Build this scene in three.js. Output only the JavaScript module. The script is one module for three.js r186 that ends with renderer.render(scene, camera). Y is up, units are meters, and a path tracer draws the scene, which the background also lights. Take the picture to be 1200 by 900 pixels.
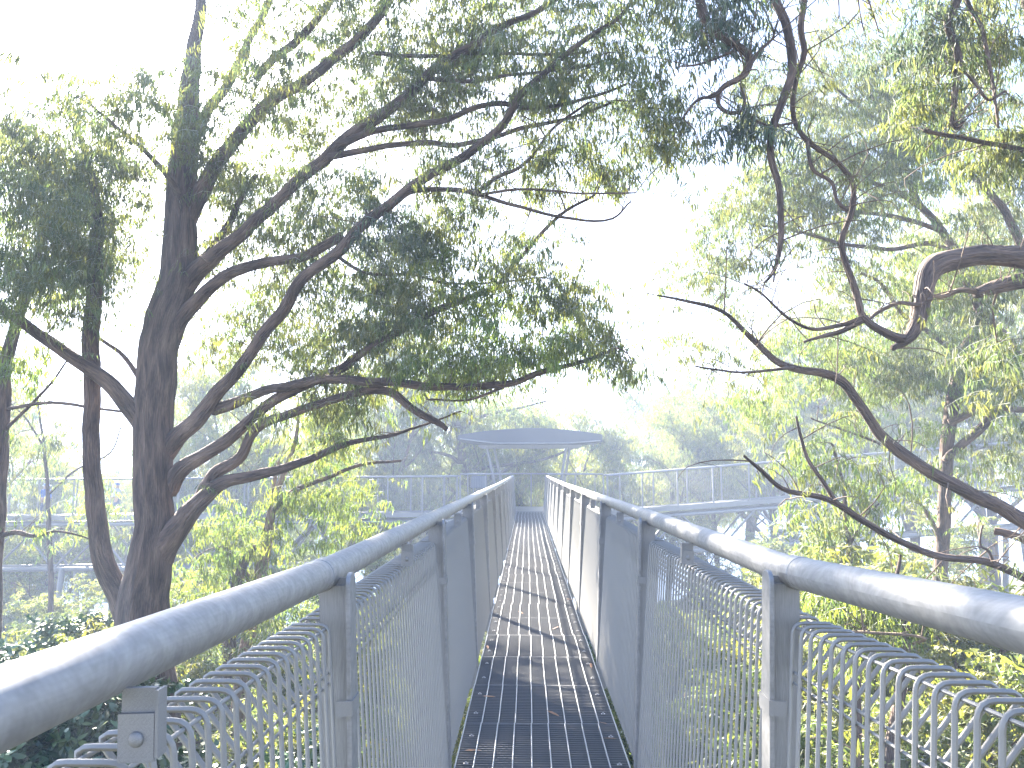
import * as THREE from 'three';
import { mergeGeometries } from 'three/addons/utils/BufferGeometryUtils.js';
import { MarchingCubes } from 'three/addons/objects/MarchingCubes.js';
import { ImprovedNoise } from 'three/addons/math/ImprovedNoise.js';

// ------------------------------------------------------------------ camera, sky, sun, exposure
const scene = new THREE.Scene();
const FPX = 900;                                             // focal length in pixels of the 1200 x 900 photograph
const camera = new THREE.PerspectiveCamera(2 * Math.atan(450 / FPX) * 180 / Math.PI, 4 / 3, 0.05, 2000);
camera.position.set(0, 1.5, 0);
camera.rotation.order = 'YXZ';
camera.rotation.set(0.1118, 0.0199, 0);
camera.updateMatrixWorld(true);
scene.add(camera);

const camM = camera.matrixWorld.clone();
function rayOf(px, py) { return new THREE.Vector3((px - 600) / FPX, (450 - py) / FPX, -1).transformDirection(camM); }
function at(px, py, depth) { const d = rayOf(px, py); return d.multiplyScalar(depth / -d.z).add(camera.position); }   // depth in metres ahead along the walkway

const sunDir = rayOf(165, 10).normalize();
const sun = new THREE.DirectionalLight(new THREE.Color(1.0, 0.93, 0.82), 5.0);
sun.position.copy(sunDir).multiplyScalar(80);
sun.target.position.set(0, 0, -10);
sun.position.add(sun.target.position);
sun.castShadow = true;
sun.shadow.radius = 1.2;
sun.shadow.mapSize.set(4096, 4096);
Object.assign(sun.shadow.camera, { left: -45, right: 45, top: 45, bottom: -45, near: 1, far: 220 });
scene.add(sun, sun.target);

const lerp = (a, b, t) => a + (b - a) * t, clamp = (x, a = 0, b = 1) => Math.min(b, Math.max(a, x));
function skyTexture() {                                       // clear air: pale at the horizon, bluer overhead, a broad bright aureole round the sun
  const W = 1024, H = 512, d = new Float32Array(W * H * 4), v = new THREE.Vector3();
  for (let j = 0; j < H; j++) for (let i = 0; i < W; i++) {
    const lat = ((j + 0.5) / H - 0.5) * Math.PI, lon = ((i + 0.5) / W - 0.5) * 2 * Math.PI;
    v.set(Math.cos(lat) * Math.cos(lon), Math.sin(lat), Math.cos(lat) * Math.sin(lon));
    const up = Math.max(0, v.y), h = Math.pow(1 - up, 4.2), c = Math.acos(clamp(v.dot(sunDir), -1, 1)) * 180 / Math.PI;
    const glow = 0.95 * Math.exp(-c / 14) + 5.0 * Math.exp(-c / 4.2) + 0.12 * Math.exp(-c / 34);
    const o = (j * W + i) * 4;
    d[o] = 0.014 + 0.38 * h + glow * 0.9;
    d[o + 1] = 0.052 + 0.37 * h + glow * 0.88;
    d[o + 2] = 0.145 + 0.35 * h + glow * 0.86;
    if (lat < 0) { d[o] = 0.035; d[o + 1] = 0.07; d[o + 2] = 0.14; }   // hazy low country and sea far below the hill
    d[o + 3] = 1;
  }
  const t = new THREE.DataTexture(d, W, H, THREE.RGBAFormat, THREE.FloatType);
  t.mapping = THREE.EquirectangularReflectionMapping; t.magFilter = t.minFilter = THREE.LinearFilter; t.needsUpdate = true;
  return t;
}
const skyTex = skyTexture();
scene.background = skyTex; scene.environment = skyTex;
scene.fog = new THREE.FogExp2(new THREE.Color(0.64, 0.77, 1.0), 0.0050);

const renderer = new THREE.WebGLRenderer({ antialias: true });
renderer.toneMapping = THREE.LinearToneMapping;
renderer.toneMappingExposure = 13;
renderer.shadowMap.enabled = true;

// ------------------------------------------------------------------ helpers
function rng(seed) { let a = seed >>> 0; return () => { a = (a + 0x6D2B79F5) | 0; let t = Math.imul(a ^ (a >>> 15), 1 | a); t = (t + Math.imul(t ^ (t >>> 7), 61 | t)) ^ t; return ((t ^ (t >>> 14)) >>> 0) / 4294967296; }; }
function gauss(r) { return (r() + r() + r() + r() - 2) * 1.0; }
const perlin = new ImprovedNoise();
const noise = (x, y, z) => perlin.noise(x, y, z);
const V = (x, y, z) => new THREE.Vector3(x, y, z);
const taken = {};
function numbered(name) { const n = taken[name] = (taken[name] ?? -1) + 1; return n ? name + '_' + String(n).padStart(3, '0') : name; }
function mesh(name, geo, mat, parent) {
  const m = new THREE.Mesh(geo, mat); m.name = name; m.castShadow = m.receiveShadow = true;
  (parent ?? scene).add(m); if (!parent) m.name = numbered(name); return m;
}
function thing(name, label, category, pos = [0, 0, 0], group, kind) {
  const g = new THREE.Group(); g.name = numbered(name); g.position.set(...pos);
  g.userData = { label, category }; if (group) g.userData.group = group; if (kind) g.userData.kind = kind;
  scene.add(g); return g;
}
function copyOf(root, label, group) {
  const c = root.clone(); c.name = numbered(root.userData.kindName ?? root.name.replace(/_\d{3}$/, ''));
  c.userData = { ...root.userData }; if (label) c.userData.label = label; if (group) c.userData.group = group;
  scene.add(c); return c;
}
// a box between two points with section a (sideways) x b (upwards)
function bar(p, q, a, b, up = V(0, 1, 0)) {
  const d = q.clone().sub(p), L = d.length(); d.normalize();
  const s = d.clone().cross(up); if (s.lengthSq() < 1e-6) s.set(1, 0, 0); s.normalize();
  const u = s.clone().cross(d).normalize();
  const g = new THREE.BoxGeometry(a, b, L);
  g.applyMatrix4(new THREE.Matrix4().makeBasis(s, u, d.clone().negate()).setPosition(p.clone().add(q).multiplyScalar(0.5)));
  return g;
}
function box(x0, x1, y0, y1, z0, z1) { const g = new THREE.BoxGeometry(x1 - x0, y1 - y0, z1 - z0); g.translate((x0 + x1) / 2, (y0 + y1) / 2, (z0 + z1) / 2); return g; }
// a tube through points with a radius at each, uv in metres
function tube(pts, rad, sides = 7, rough = 0, seed = 0, caps = true) {
  const n = pts.length, pos = [], uv = [], idx = [];
  let t0 = pts[1].clone().sub(pts[0]).normalize(), nrm = Math.abs(t0.y) < 0.9 ? V(0, 1, 0).cross(t0).normalize() : V(1, 0, 0).cross(t0).normalize();
  let len = 0; const rings = [];
  for (let i = 0; i < n; i++) {
    const t = (i === 0 ? pts[1].clone().sub(pts[0]) : i === n - 1 ? pts[n - 1].clone().sub(pts[n - 2]) : pts[i + 1].clone().sub(pts[i - 1])).normalize();
    nrm.sub(t.clone().multiplyScalar(nrm.dot(t))).normalize();
    const b = t.clone().cross(nrm);
    if (i) len += pts[i].distanceTo(pts[i - 1]);
    for (let k = 0; k <= sides; k++) {
      const a = (k % sides) / sides * Math.PI * 2;
      let r = rad[i];
      if (rough) r *= 1 + rough * (noise(Math.cos(a) * 1.3 + seed, Math.sin(a) * 1.3 + seed * 2.1, len * 2.4 / Math.max(0.5, rad[0] * 8)) + 0.5 * noise(Math.cos(a) * 3 + seed, Math.sin(a) * 3, len * 7));
      pos.push(pts[i].x + (nrm.x * Math.cos(a) + b.x * Math.sin(a)) * r, pts[i].y + (nrm.y * Math.cos(a) + b.y * Math.sin(a)) * r, pts[i].z + (nrm.z * Math.cos(a) + b.z * Math.sin(a)) * r);
      uv.push(k / sides * Math.PI * 2 * rad[0], len);
    }
    if (i) for (let k = 0; k < sides; k++) { const o = (i - 1) * (sides + 1) + k, p = o + sides + 1; idx.push(o, o + 1, p, o + 1, p + 1, p); }
  }
  if (caps) for (const [i, flip] of [[0, 1], [n - 1, 0]]) {
    const c = pos.length / 3; pos.push(pts[i].x, pts[i].y, pts[i].z); uv.push(0, 0);
    for (let k = 0; k < sides; k++) { const o = i * (sides + 1) + k; flip ? idx.push(c, o + 1, o) : idx.push(c, o, o + 1); }
  }
  const g = new THREE.BufferGeometry();
  g.setAttribute('position', new THREE.Float32BufferAttribute(pos, 3)); g.setAttribute('uv', new THREE.Float32BufferAttribute(uv, 2)); g.setIndex(idx);
  g.computeVertexNormals();
  return g;
}
function smoothPath(pts, per = 4) {                           // Catmull-Rom through points, returns denser points
  const c = new THREE.CatmullRomCurve3(pts, false, 'centripetal');
  return c.getPoints(Math.max(2, (pts.length - 1) * per));
}

// ------------------------------------------------------------------ textures and materials
function noiseTex(w, h, f, srgb = false, rep = [1, 1]) {
  const d = new Uint8Array(w * h * 4);
  for (let j = 0; j < h; j++) for (let i = 0; i < w; i++) {
    const c = f(i / w, j / h), o = (j * w + i) * 4;
    for (let k = 0; k < 3; k++) d[o + k] = clamp(Array.isArray(c) ? c[k] : c, 0, 1) * 255;
    d[o + 3] = 255;
  }
  const t = new THREE.DataTexture(d, w, h); t.wrapS = t.wrapT = THREE.RepeatWrapping; t.magFilter = THREE.LinearFilter; t.minFilter = THREE.LinearMipmapLinearFilter;
  t.generateMipmaps = true; t.repeat.set(...rep); if (srgb) t.colorSpace = THREE.SRGBColorSpace; t.needsUpdate = true; return t;
}
// tileable noise: blend of shifted perlin
function tn(u, v, fx, fy, s) {
  const a = 2 * Math.PI;
  return noise(Math.cos(u * a) * fx / 6.28 + s, Math.sin(u * a) * fx / 6.28 + Math.cos(v * a) * fy / 6.28, Math.sin(v * a) * fy / 6.28 + s * 1.7);
}
const barkTone = noiseTex(256, 512, (u, v) => {
  const r = tn(u, v, 30, 7, 1.3), f = tn(u, v, 70, 22, 5.1), p = tn(u, v, 6, 5, 9.7);
  const s = 0.66 + 0.16 * r + 0.16 * f + 0.24 * p;
  return [s * 0.98, s * 0.90, s * 0.82];
}, true, [1.2, 0.8]);
const barkBump = noiseTex(256, 512, (u, v) => 0.5 + 0.55 * tn(u, v, 30, 7, 1.3) + 0.28 * tn(u, v, 70, 22, 5.1), false, [1.2, 0.8]);
const barkMat = (r, g, b, bump = 0.02) => { const m = new THREE.MeshStandardMaterial({ roughness: 0.92, map: barkTone, bumpMap: barkBump, bumpScale: bump }); m.color.setRGB(r, g, b); return m; };
const M = {};
M.barkDark = barkMat(0.26, 0.215, 0.195);
M.barkBrown = barkMat(0.30, 0.235, 0.19);
M.barkPale = barkMat(0.52, 0.44, 0.36, 0.01);
M.twig = new THREE.MeshStandardMaterial({ roughness: 0.9 }); M.twig.color.setRGB(0.12, 0.085, 0.06);

const galvTone = noiseTex(256, 256, (u, v) => {
  const a = tn(u, v, 14, 14, 2.2), b = tn(u, v, 40, 40, 7.7), c = tn(u, v, 90, 8, 3.1), s = 0.84 + 0.07 * a + 0.05 * b + 0.03 * c;
  return [s * 0.99, s, s * 1.02];
}, true, [3, 3]);
const galvRough = noiseTex(128, 128, (u, v) => 0.62 + 0.10 * tn(u, v, 12, 12, 4.4) + 0.08 * tn(u, v, 30, 30, 8.4), false, [3, 3]);
M.rail = new THREE.MeshStandardMaterial({ map: galvTone, roughnessMap: galvRough, roughness: 0.9, metalness: 0.5, }); M.rail.color.setRGB(0.42, 0.40, 0.37);
M.post = new THREE.MeshStandardMaterial({ map: galvTone, roughness: 0.62, metalness: 0.45 }); M.post.color.setRGB(0.34, 0.325, 0.30);
M.wire = new THREE.MeshStandardMaterial({ roughness: 0.68, metalness: 0.35 }); M.wire.color.setRGB(0.26, 0.25, 0.23);
M.grate = new THREE.MeshStandardMaterial({ roughness: 0.8, metalness: 0.25 }); M.grate.color.setRGB(0.13, 0.128, 0.125);
M.rod = new THREE.MeshStandardMaterial({ roughness: 0.55, metalness: 0.5 }); M.rod.color.setRGB(0.36, 0.36, 0.35);
M.roof = new THREE.MeshStandardMaterial({ roughness: 0.6, metalness: 0.1 }); M.roof.color.setRGB(0.05, 0.055, 0.065);
M.sign = new THREE.MeshStandardMaterial({ roughness: 0.6 }); M.sign.color.setRGB(0.08, 0.085, 0.10);

// ------------------------------------------------------------------ ground
const groundY = (x, z) => {
  const d = -z;
  let y = -4.6 + 0.06 * x + 0.9 * noise(x * 0.06, 3.1, z * 0.06) + 0.25 * noise(x * 0.3, 7.1, z * 0.3);
  y -= 0.0065 * Math.max(0, d - 18) ** 1.75;                    // the hillside falls away ahead
  y -= 0.05 * Math.max(0, -x - 10);
  return Math.max(y, -90) ;
};
{
  const N = 140, R = 190, g = new THREE.PlaneGeometry(2 * R, 2 * R, N, N); g.rotateX(-Math.PI / 2);
  const p = g.attributes.position, uv = g.attributes.uv;
  for (let i = 0; i < p.count; i++) {
    const sx = Math.sign(p.getX(i)) * (Math.abs(p.getX(i)) / R) ** 1.7 * R, sz = Math.sign(p.getZ(i)) * (Math.abs(p.getZ(i)) / R) ** 1.7 * R - 20;
    p.setXYZ(i, sx, groundY(sx, sz), sz); uv.setXY(i, sx, sz);
  }
  g.computeVertexNormals();
  const tone = noiseTex(512, 512, (u, v) => {
    const a = tn(u, v, 10, 10, 3.3), b = tn(u, v, 46, 46, 6.1), c = tn(u, v, 130, 130, 9.1), k = clamp(0.5 + a * 1.1 + b * 0.6), s = 0.75 + 0.35 * c + 0.2 * b;
    return [lerp(0.46, 0.36, k) * s, lerp(0.38, 0.42, k) * s, lerp(0.27, 0.22, k) * s];
  }, true, [1 / 6, 1 / 6]);
  const m = new THREE.MeshStandardMaterial({ map: tone, bumpMap: tone, bumpScale: 0.06, roughness: 0.95 });
  const o = mesh('ground', g, m); o.userData = { label: 'sloping forest floor of leaf litter and low green growth', category: 'ground', kind: 'structure' };
}

// ------------------------------------------------------------------ the walkway: deck of grating panels
const ZEND = 27.4, XC = 0.073, HALF = 0.452;
const kx = (d) => d < 2 ? 0.0155 * (2 - d) : 0, ky = (d) => d < 2 ? 0.031 * (2 - d) : d > 14 ? 0.05 * (d - 14) / 13.4 : 0;   // the walkway steps to a flatter run two metres ahead
{
  const w = thing('walkway', 'narrow raised walkway of steel grating running to the covered lookout', 'walkway', [0, 0, 0], undefined, 'structure');
  const L = 0.826, r = rng(5);
  const barG = new THREE.BoxGeometry(2 * HALF, 0.03, 0.005), rodG = new THREE.CylinderGeometry(0.0042, 0.0042, L - 0.004, 6).rotateX(Math.PI / 2);
  const edgeG = new THREE.BoxGeometry(0.006, 0.032, L - 0.003);
  const bars = []; for (let k = 0; k < 25; k++) bars.push(barG.clone().translate(0, -0.0175, -0.016 - k * 0.033));
  const endG = new THREE.BoxGeometry(2 * HALF, 0.032, 0.006);
  bars.push(endG.clone().translate(0, -0.0165, -0.0035), endG.clone().translate(0, -0.0165, -L + 0.0035));
  const panelG = mergeGeometries(bars);
  const clipG = mergeGeometries([new THREE.BoxGeometry(0.026, 0.004, 0.018), new THREE.CylinderGeometry(0.006, 0.006, 0.009, 6).translate(0, 0.004, 0)]);
  for (let i = -3; i * L + 3.95 < ZEND - 0.5; i++) {
    const d0 = 3.95 + i * L; if (d0 < -0.6) continue;
    const p = mesh('grating_panel', panelG, M.grate, w);
    const j = (r() - 0.5) * 0.016;
    p.position.set(XC + kx(d0) + (r() - 0.5) * 0.004, ky(d0) + (r() - 0.5) * 0.004, -d0);
    for (let k = 0; k < 10; k++) { const x = -HALF + 0.004 + k * (2 * HALF - 0.008) / 9 ; const rd = mesh('cross_rod', rodG, M.rod, p); rd.position.set(clamp(x + j, -HALF + 0.005, HALF - 0.005), 0.001, -L / 2); }
    if (d0 < 16) for (const s of [-1, 1]) for (const t of [0.22, 0.72]) { const c = mesh('fixing_clip', clipG, M.rail, p); c.position.set(s * (HALF - 0.058), 0.002, -t * L); }
  }
  for (const s of [-1, 1]) {
    const x = XC + s * (HALF - 0.03);
    mesh('stringer', mergeGeometries([bar(V(x, -0.15, 0.8), V(x, -0.15, -ZEND), 0.05, 0.2), bar(V(x, -1.5, 0.8), V(x, -1.5, -ZEND), 0.06, 0.06)]), M.post, w);
    for (let d = 0; d < 26; d += 2.6) mesh('brace', mergeGeometries([bar(V(x, -0.25, -d), V(x, -1.47, -d - 1.3), 0.035, 0.035), bar(V(x, -0.25, -d - 2.6), V(x, -1.47, -d - 1.3), 0.035, 0.035)]), M.post, w);
  }
  for (const d of [11, 22]) for (const s of [-1, 1]) { const x = XC + s * 0.4, y = groundY(x, -d) - 0.3; mesh('support_column', tube([V(x + s * 0.5, y, -d), V(x, -1.5, -d)], [0.09, 0.09], 10), M.post, w); }
}

// ------------------------------------------------------------------ balustrades
const LEAN = 0.072, POSTS = [-0.14], SPACE = 2.145; for (let d = 2.0; d < ZEND; d += SPACE) POSTS.push(d);
function balustrade(s, label) {
  const b = thing('balustrade', label, 'balustrade', [XC + s * 0.475, 0, 0]);
  const S = Math.sin(LEAN), C = Math.cos(LEAN);
  // section coordinates: u outward, v up along the leaning fence, d metres ahead
  const tilt = (d) => ky(d) + (s > 0 && d < 2.6 ? 0.008 + 0.016 * Math.max(0, 2 - d) : s > 0 ? 0.008 : 0);
  const P = (u, v, d) => V(s * (u * C + v * S) + kx(d), v * C + tilt(d), -d);
  const railV = 1.243, railU = 0.022, R = 0.0385, post = s < 0 ? -0.06 : -0.07;
  // handrail in lengths
  const rp = []; for (let d = -1.5; d <= ZEND + 0.05; d += 0.35) rp.push(Math.min(d, ZEND));
  for (const dj of [1.9, 2.0, 2.1]) rp.push(dj); rp.sort((a, c) => a - c);
  const pipe = tube(rp.map((d) => P(railU, railV, d)), rp.map(() => R), 40);
  const rail = mesh('handrail', pipe, M.rail, b);
  for (const d of [2.02 + post, 2.02 + post + 3 * SPACE, 2.02 + post + 6 * SPACE, 2.02 + post + 9 * SPACE])
    mesh('pipe_sleeve', tube([0, 0.002, 0.075, 0.077].map((k) => P(railU, railV, d - 0.055 + k)), [R + 0.0002, R + 0.0022, R + 0.0022, R + 0.0002], 24), M.rail, rail);
  const basis = (d) => new THREE.Matrix4().makeBasis(V(s * C, -0.0 * S, 0), V(s * S, C, 0), V(0, 0, 1)).setPosition(P(0, 0, d));
  const flange = (() => { const sh = new THREE.Shape(); sh.moveTo(-0.03, -0.2); sh.lineTo(0.03, -0.2); sh.lineTo(0.03, 1.215); sh.absarc(0.0, 1.215, 0.03, 0, Math.PI, false); sh.lineTo(-0.03, -0.2);
    const g = new THREE.ExtrudeGeometry(sh, { depth: 0.008, bevelEnabled: true, bevelSize: 0.002, bevelThickness: 0.002, bevelSegments: 2, curveSegments: 8 }); g.rotateY(Math.PI / 2); g.translate(-0.010, 0, 0); return g; })();
  const web = box(0.001, 0.074, -0.2, railV - 0.03, -0.026, -0.016);
  const webTop = box(0.001, 0.080, 1.11, railV - 0.012, -0.0305, -0.0265);
  const postG = mergeGeometries([flange, web.toNonIndexed(), webTop.toNonIndexed()]);
  const clampG = mergeGeometries([box(-0.016, -0.0125, 0.915, 0.95, -0.037, 0.037), box(-0.016, 0.024, 0.915, 0.95, 0.0365, 0.0405), box(-0.016, 0.024, 0.915, 0.95, -0.0405, -0.0365)]);
  const brkG = mergeGeometries([box(0.002, 0.042, 1.172, railV - 0.026, -0.004, 0.004), box(0.001, 0.043, 1.136, 1.190, 0.0045, 0.010), box(-0.0035, 0.0005, 1.140, railV - 0.028, -0.012, 0.0095)]);
  const boltG = new THREE.SphereGeometry(0.009, 10, 6).scale(1, 1, 0.6).translate(0.021, 1.162, 0.011);
  for (const [k, d0] of POSTS.entries()) {
    const d = d0 + post;
    const o = mesh('post', postG, M.post, b); o.applyMatrix4(basis(d));
    mesh('clamp', clampG, M.post, o);
    if (d + SPACE / 2 < ZEND) { const q = mesh('rail_bracket', brkG, M.post, b); q.applyMatrix4(basis(k ? d + SPACE / 2 : 0.92)); mesh('bolt', boltG, M.post, q); }
  }
  // roll-top mesh panels
  const A = 1.128, W = 0.098, H = 0.125, wr = 0.0047;
  const wirePts = (() => {
    const raw = [[0, 0.0], [0, A - 0.026], [0.0015, A - 0.016], [0.0065, A - 0.0065], [0.015, A - 0.0015], [0.025, A], [W - 0.022, A], [W - 0.011, A - 0.001], [W - 0.003, A - 0.006], [W - 0.003, A - 0.014], [W - 0.010, A - 0.024], [0.0185, A - H + 0.008]];
    return raw.map(([u, v]) => V(s * (u * C + v * S), v * C, 0));
  })();
  const g8 = tube(wirePts, wirePts.map(() => wr), 6), g4 = tube([0, 1, 4, 6, 8, 11].map((i) => wirePts[i]), Array(6).fill(wr), 4);
  for (let k = 0; k < POSTS.length; k++) {
    const d0 = POSTS[k] + post + 0.045, d1 = Math.min(POSTS[k] + post + SPACE - 0.03, ZEND); if (d1 - d0 < 0.3) continue;
    const hw = [];
    const step = [0, 1, 2, 3].map((i) => d0 + (d1 - d0) * i / 3);
    for (const [u, v, rr] of [[0.010, A - 0.011, 0.0036], [W - 0.014, A - 0.011, 0.0036], [0.0088, A - H + 0.010, 0.0033], [0.0088, A - H - 0.014, 0.0033], [0.0088, 0.05, 0.0036], [0.0075, 0.16, 0.0036]])
      hw.push(tube(step.map((d) => P(u, v, d)), step.map(() => rr), 6));
    const n = Math.round((d1 - d0 - 0.02) / 0.0565), near = d0 < 5.5, many = [];
    const pan = mesh('mesh_panel', mergeGeometries(hw), M.wire, b);
    for (let i = 0; i <= n; i++) {
      const d = d0 + 0.012 + (d1 - d0 - 0.024) * i / n, m = new THREE.Matrix4().makeTranslation(kx(d), tilt(d), -d);
      if (near) { const w = mesh('wire', g8, M.wire, pan); w.applyMatrix4(m); }
      else many.push(g4.clone().applyMatrix4(m));
    }
    if (many.length) mesh('wire_infill', mergeGeometries(many), M.wire, pan).userData.kind = 'stuff';
  }
  return b;
}
balustrade(-1, 'leaning steel mesh balustrade with pipe handrail beside the big forked tree');
balustrade(1, 'leaning steel mesh balustrade with pipe handrail on the side of the gnarled drooping limb');

// ------------------------------------------------------------------ lookout platform and its shelter
{
  const p = thing('lookout_platform', 'steel lookout platform with mesh railings under the curved shelter roof', 'platform', [0.1, 0, -29.3]);
  const y0 = 0.06;
  mesh('floor_plate', box(-2.6, 2.7, y0 - 0.12, y0, -1.8, 1.8), M.post, p);
  mesh('edge_beam', mergeGeometries([box(-2.7, 2.8, y0 - 0.3, y0 - 0.13, 1.7, 1.82), box(-2.7, 2.8, y0 - 0.3, y0 - 0.13, -1.82, -1.7)]), M.post, p);
  const rail = (a, c, posts) => {
    mesh('top_rail', tube([V(a[0], y0 + 1.30, a[1]), V(c[0], y0 + 1.30, c[1])], [0.03, 0.03], 8), M.post, p);
    for (let i = 0; i <= posts; i++) { const t = i / posts; mesh('railing_post', bar(V(lerp(a[0], c[0], t), y0, lerp(a[1], c[1], t)), V(lerp(a[0], c[0], t), y0 + 1.27, lerp(a[1], c[1], t)), 0.05, 0.05), M.post, p); }
    const n = Math.round(Math.hypot(a[0] - c[0], a[1] - c[1]) / 0.06), ws = [];
    for (let i = 1; i < n; i++) { const t = i / n; ws.push(bar(V(lerp(a[0], c[0], t), y0 + 0.06, lerp(a[1], c[1], t)), V(lerp(a[0], c[0], t), y0 + 1.2, lerp(a[1], c[1], t)), 0.006, 0.006)); }
    mesh('wire_infill', mergeGeometries(ws), M.wire, p).userData.kind = 'stuff';
  };
  rail([-2.5, -1.7], [2.6, -1.7], 4);
  rail([-2.5, 1.7], [-0.68, 1.7], 2); rail([0.62, 1.7], [2.6, 1.7], 2);
  for (const [x, z] of [[-1.8, -1.2], [1.9, -1.2], [-1.8, 1.2], [1.9, 1.2]]) mesh('support_column', tube([V(x, groundY(x, -29.3 + z) - 0.5, z), V(x, y0 - 0.2, z)], [0.12, 0.12], 10), M.post, p);

  const c = thing('shelter', 'dark curved shelter roof on slanting struts over the lookout', 'shelter', [0.1, y0, -29.3]);
  const sh = new THREE.Shape(); const yb = 2.38;
  sh.moveTo(-2.62, yb + 0.16); sh.quadraticCurveTo(-1.9, yb + 0.02, -1.2, yb); sh.lineTo(1.35, yb); sh.quadraticCurveTo(2.0, yb + 0.03, 2.62, yb + 0.10); sh.lineTo(2.62, yb + 0.34);
  sh.quadraticCurveTo(1.4, yb + 0.56, 0.1, yb + 0.58); sh.quadraticCurveTo(-1.4, yb + 0.55, -2.62, yb + 0.32); sh.closePath();
  const rg = new THREE.ExtrudeGeometry(sh, { depth: 2.6, bevelEnabled: true, bevelSize: 0.012, bevelThickness: 0.012, bevelSegments: 1, curveSegments: 14 }); rg.translate(0, 0, -1.3);
  const rf = mesh('roof', rg, M.roof, c);
  for (const z of [-1.0, 0, 1.0]) mesh('rafter', box(-1.9, 1.9, yb - 0.10, yb - 0.014, z - 0.04, z + 0.04), M.post, rf);
  mesh('gutter', tube([V(-2.55, yb + 0.2, 1.36), V(-1.2, yb + 0.03, 1.36), V(1.35, yb + 0.03, 1.36), V(2.55, yb + 0.12, 1.36)], [0.03, 0.03, 0.03, 0.03], 6), M.post, rf);
  for (const [xt, xb, z] of [[-1.62, -1.1, 0.95], [-1.42, -0.9, -0.75], [1.36, 0.95, 0.95], [1.56, 1.2, -0.75]])
    mesh('strut', tube([V(xb, 0.0, z), V(xt, yb + 0.06, z)], [0.05, 0.05], 8), M.post, c);
  const si = thing('information_panel', 'small dark information panel on legs at the lookout railing', 'sign', [-1.75, y0, -27.95]);
  mesh('board', new THREE.BoxGeometry(0.56, 0.46, 0.03).rotateX(-0.35).translate(0, 1.02, 0), M.sign, si);
  for (const x of [-0.2, 0.2]) mesh('leg', bar(V(x, 0, -0.02), V(x, 0.95, -0.02), 0.04, 0.04), M.post, si);
}

{
  const g = leafBlade(0.11, 0.022, 0.18); g.computeVertexNormals(); g.rotateX(Math.PI / 2);
  const m = new THREE.MeshStandardMaterial({ roughness: 0.8, side: THREE.DoubleSide }); m.color.setRGB(0.26, 0.13, 0.06);
  const r = rng(44);
  for (const [x, d] of [[-0.34, 4.3], [0.50, 4.5], [0.47, 4.75], [-0.30, 5.3], [0.12, 5.0], [0.49, 6.2], [-0.35, 6.8], [0.3, 7.6], [-0.1, 8.4], [0.45, 9.2]]) {
    const o = mesh('fallen_leaf', g, m); o.position.set(x, 0.009, -d); o.rotation.y = r() * 6.283; o.userData = { label: 'dry brown leaf lying on the steel grating', category: 'leaf', group: 'fallen leaves on the grating' };
  }
}
// ------------------------------------------------------------------ the far walkways on trusses
function farWalkway(label, x0, x1, z0, z1, deckY, depth, skipFrom) {
  const t = thing('truss_walkway', label, 'walkway', [x0, 0, z0]);
  const wid = 1.25, len = Math.abs(x1 - x0), sg = Math.sign(x1 - x0);
  const Q = (k, y, off) => V(sg * k, deckY(k) + y, lerp(0, z1 - z0, k / len) + off);
  mesh('deck', bar(Q(0, -0.05, -wid / 2), Q(len, -0.05, -wid / 2), wid, 0.05), M.grate, t);
  for (const off of [0, -wid]) {
    mesh('side_beam', bar(Q(0, -0.12, off), Q(len, -0.12, off), 0.06, 0.16), M.post, t);
    mesh('top_chord', tube([Q(0, -0.36, off), Q(len, -0.36, off)], [0.06, 0.06], 8), M.post, t);
    mesh('bottom_chord', tube([Q(0, -depth, off * 0.7), Q(len, -depth, off * 0.7)], [0.075, 0.075], 8), M.post, t);
    mesh('top_rail', tube([Q(0, 1.25, off), Q(len, 1.25, off)], [0.036, 0.036], 8), M.post, t);
    for (let k = off ? 0.6 : 0; k <= len; k += 1.25) mesh('railing_post', bar(Q(k, -0.1, off), Q(k, 1.23, off), 0.055, 0.04), M.post, t);
    for (let k = 0; k < len - 2.5; k += 2.6) {
      mesh('diagonal', tube([Q(k, -0.36, off), Q(k + 1.3, -depth, off * 0.7)], [0.04, 0.04], 6), M.post, t);
      mesh('diagonal', tube([Q(k + 2.6, -0.36, off), Q(k + 1.3, -depth, off * 0.7)], [0.04, 0.04], 6), M.post, t);
    }
    const ws = []; for (let k = 0.05; k < len; k += 0.06) ws.push(bar(Q(k, 0.03, off), Q(k, 1.16, off), 0.006, 0.006));
    const f = mesh('wire_infill', mergeGeometries(ws), M.wire, t); f.userData.kind = 'stuff';
  }
  for (let k = 5; k < len; k += 9) for (const off of [0, -wid]) { const q = Q(k, -depth, off * 0.7); mesh('support_column', tube([V(q.x, groundY(q.x + x0, q.z + z0) - 0.5, q.z + (off ? -0.5 : 0.5)), q], [0.1, 0.1], 8), M.post, t); }
  return t;
}
farWalkway('straight trussed walkway behind the forked tree carrying two small figures', -2.55, -27, -28.0, -27.2, (k) => 0.03 - 0.0075 * k, 1.92);
farWalkway('rising trussed walkway climbing behind the gnarled limb', 2.9, 21.5, -28.2, -26.6, (k) => 0.06 + 0.082 * k, 1.66);

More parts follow.
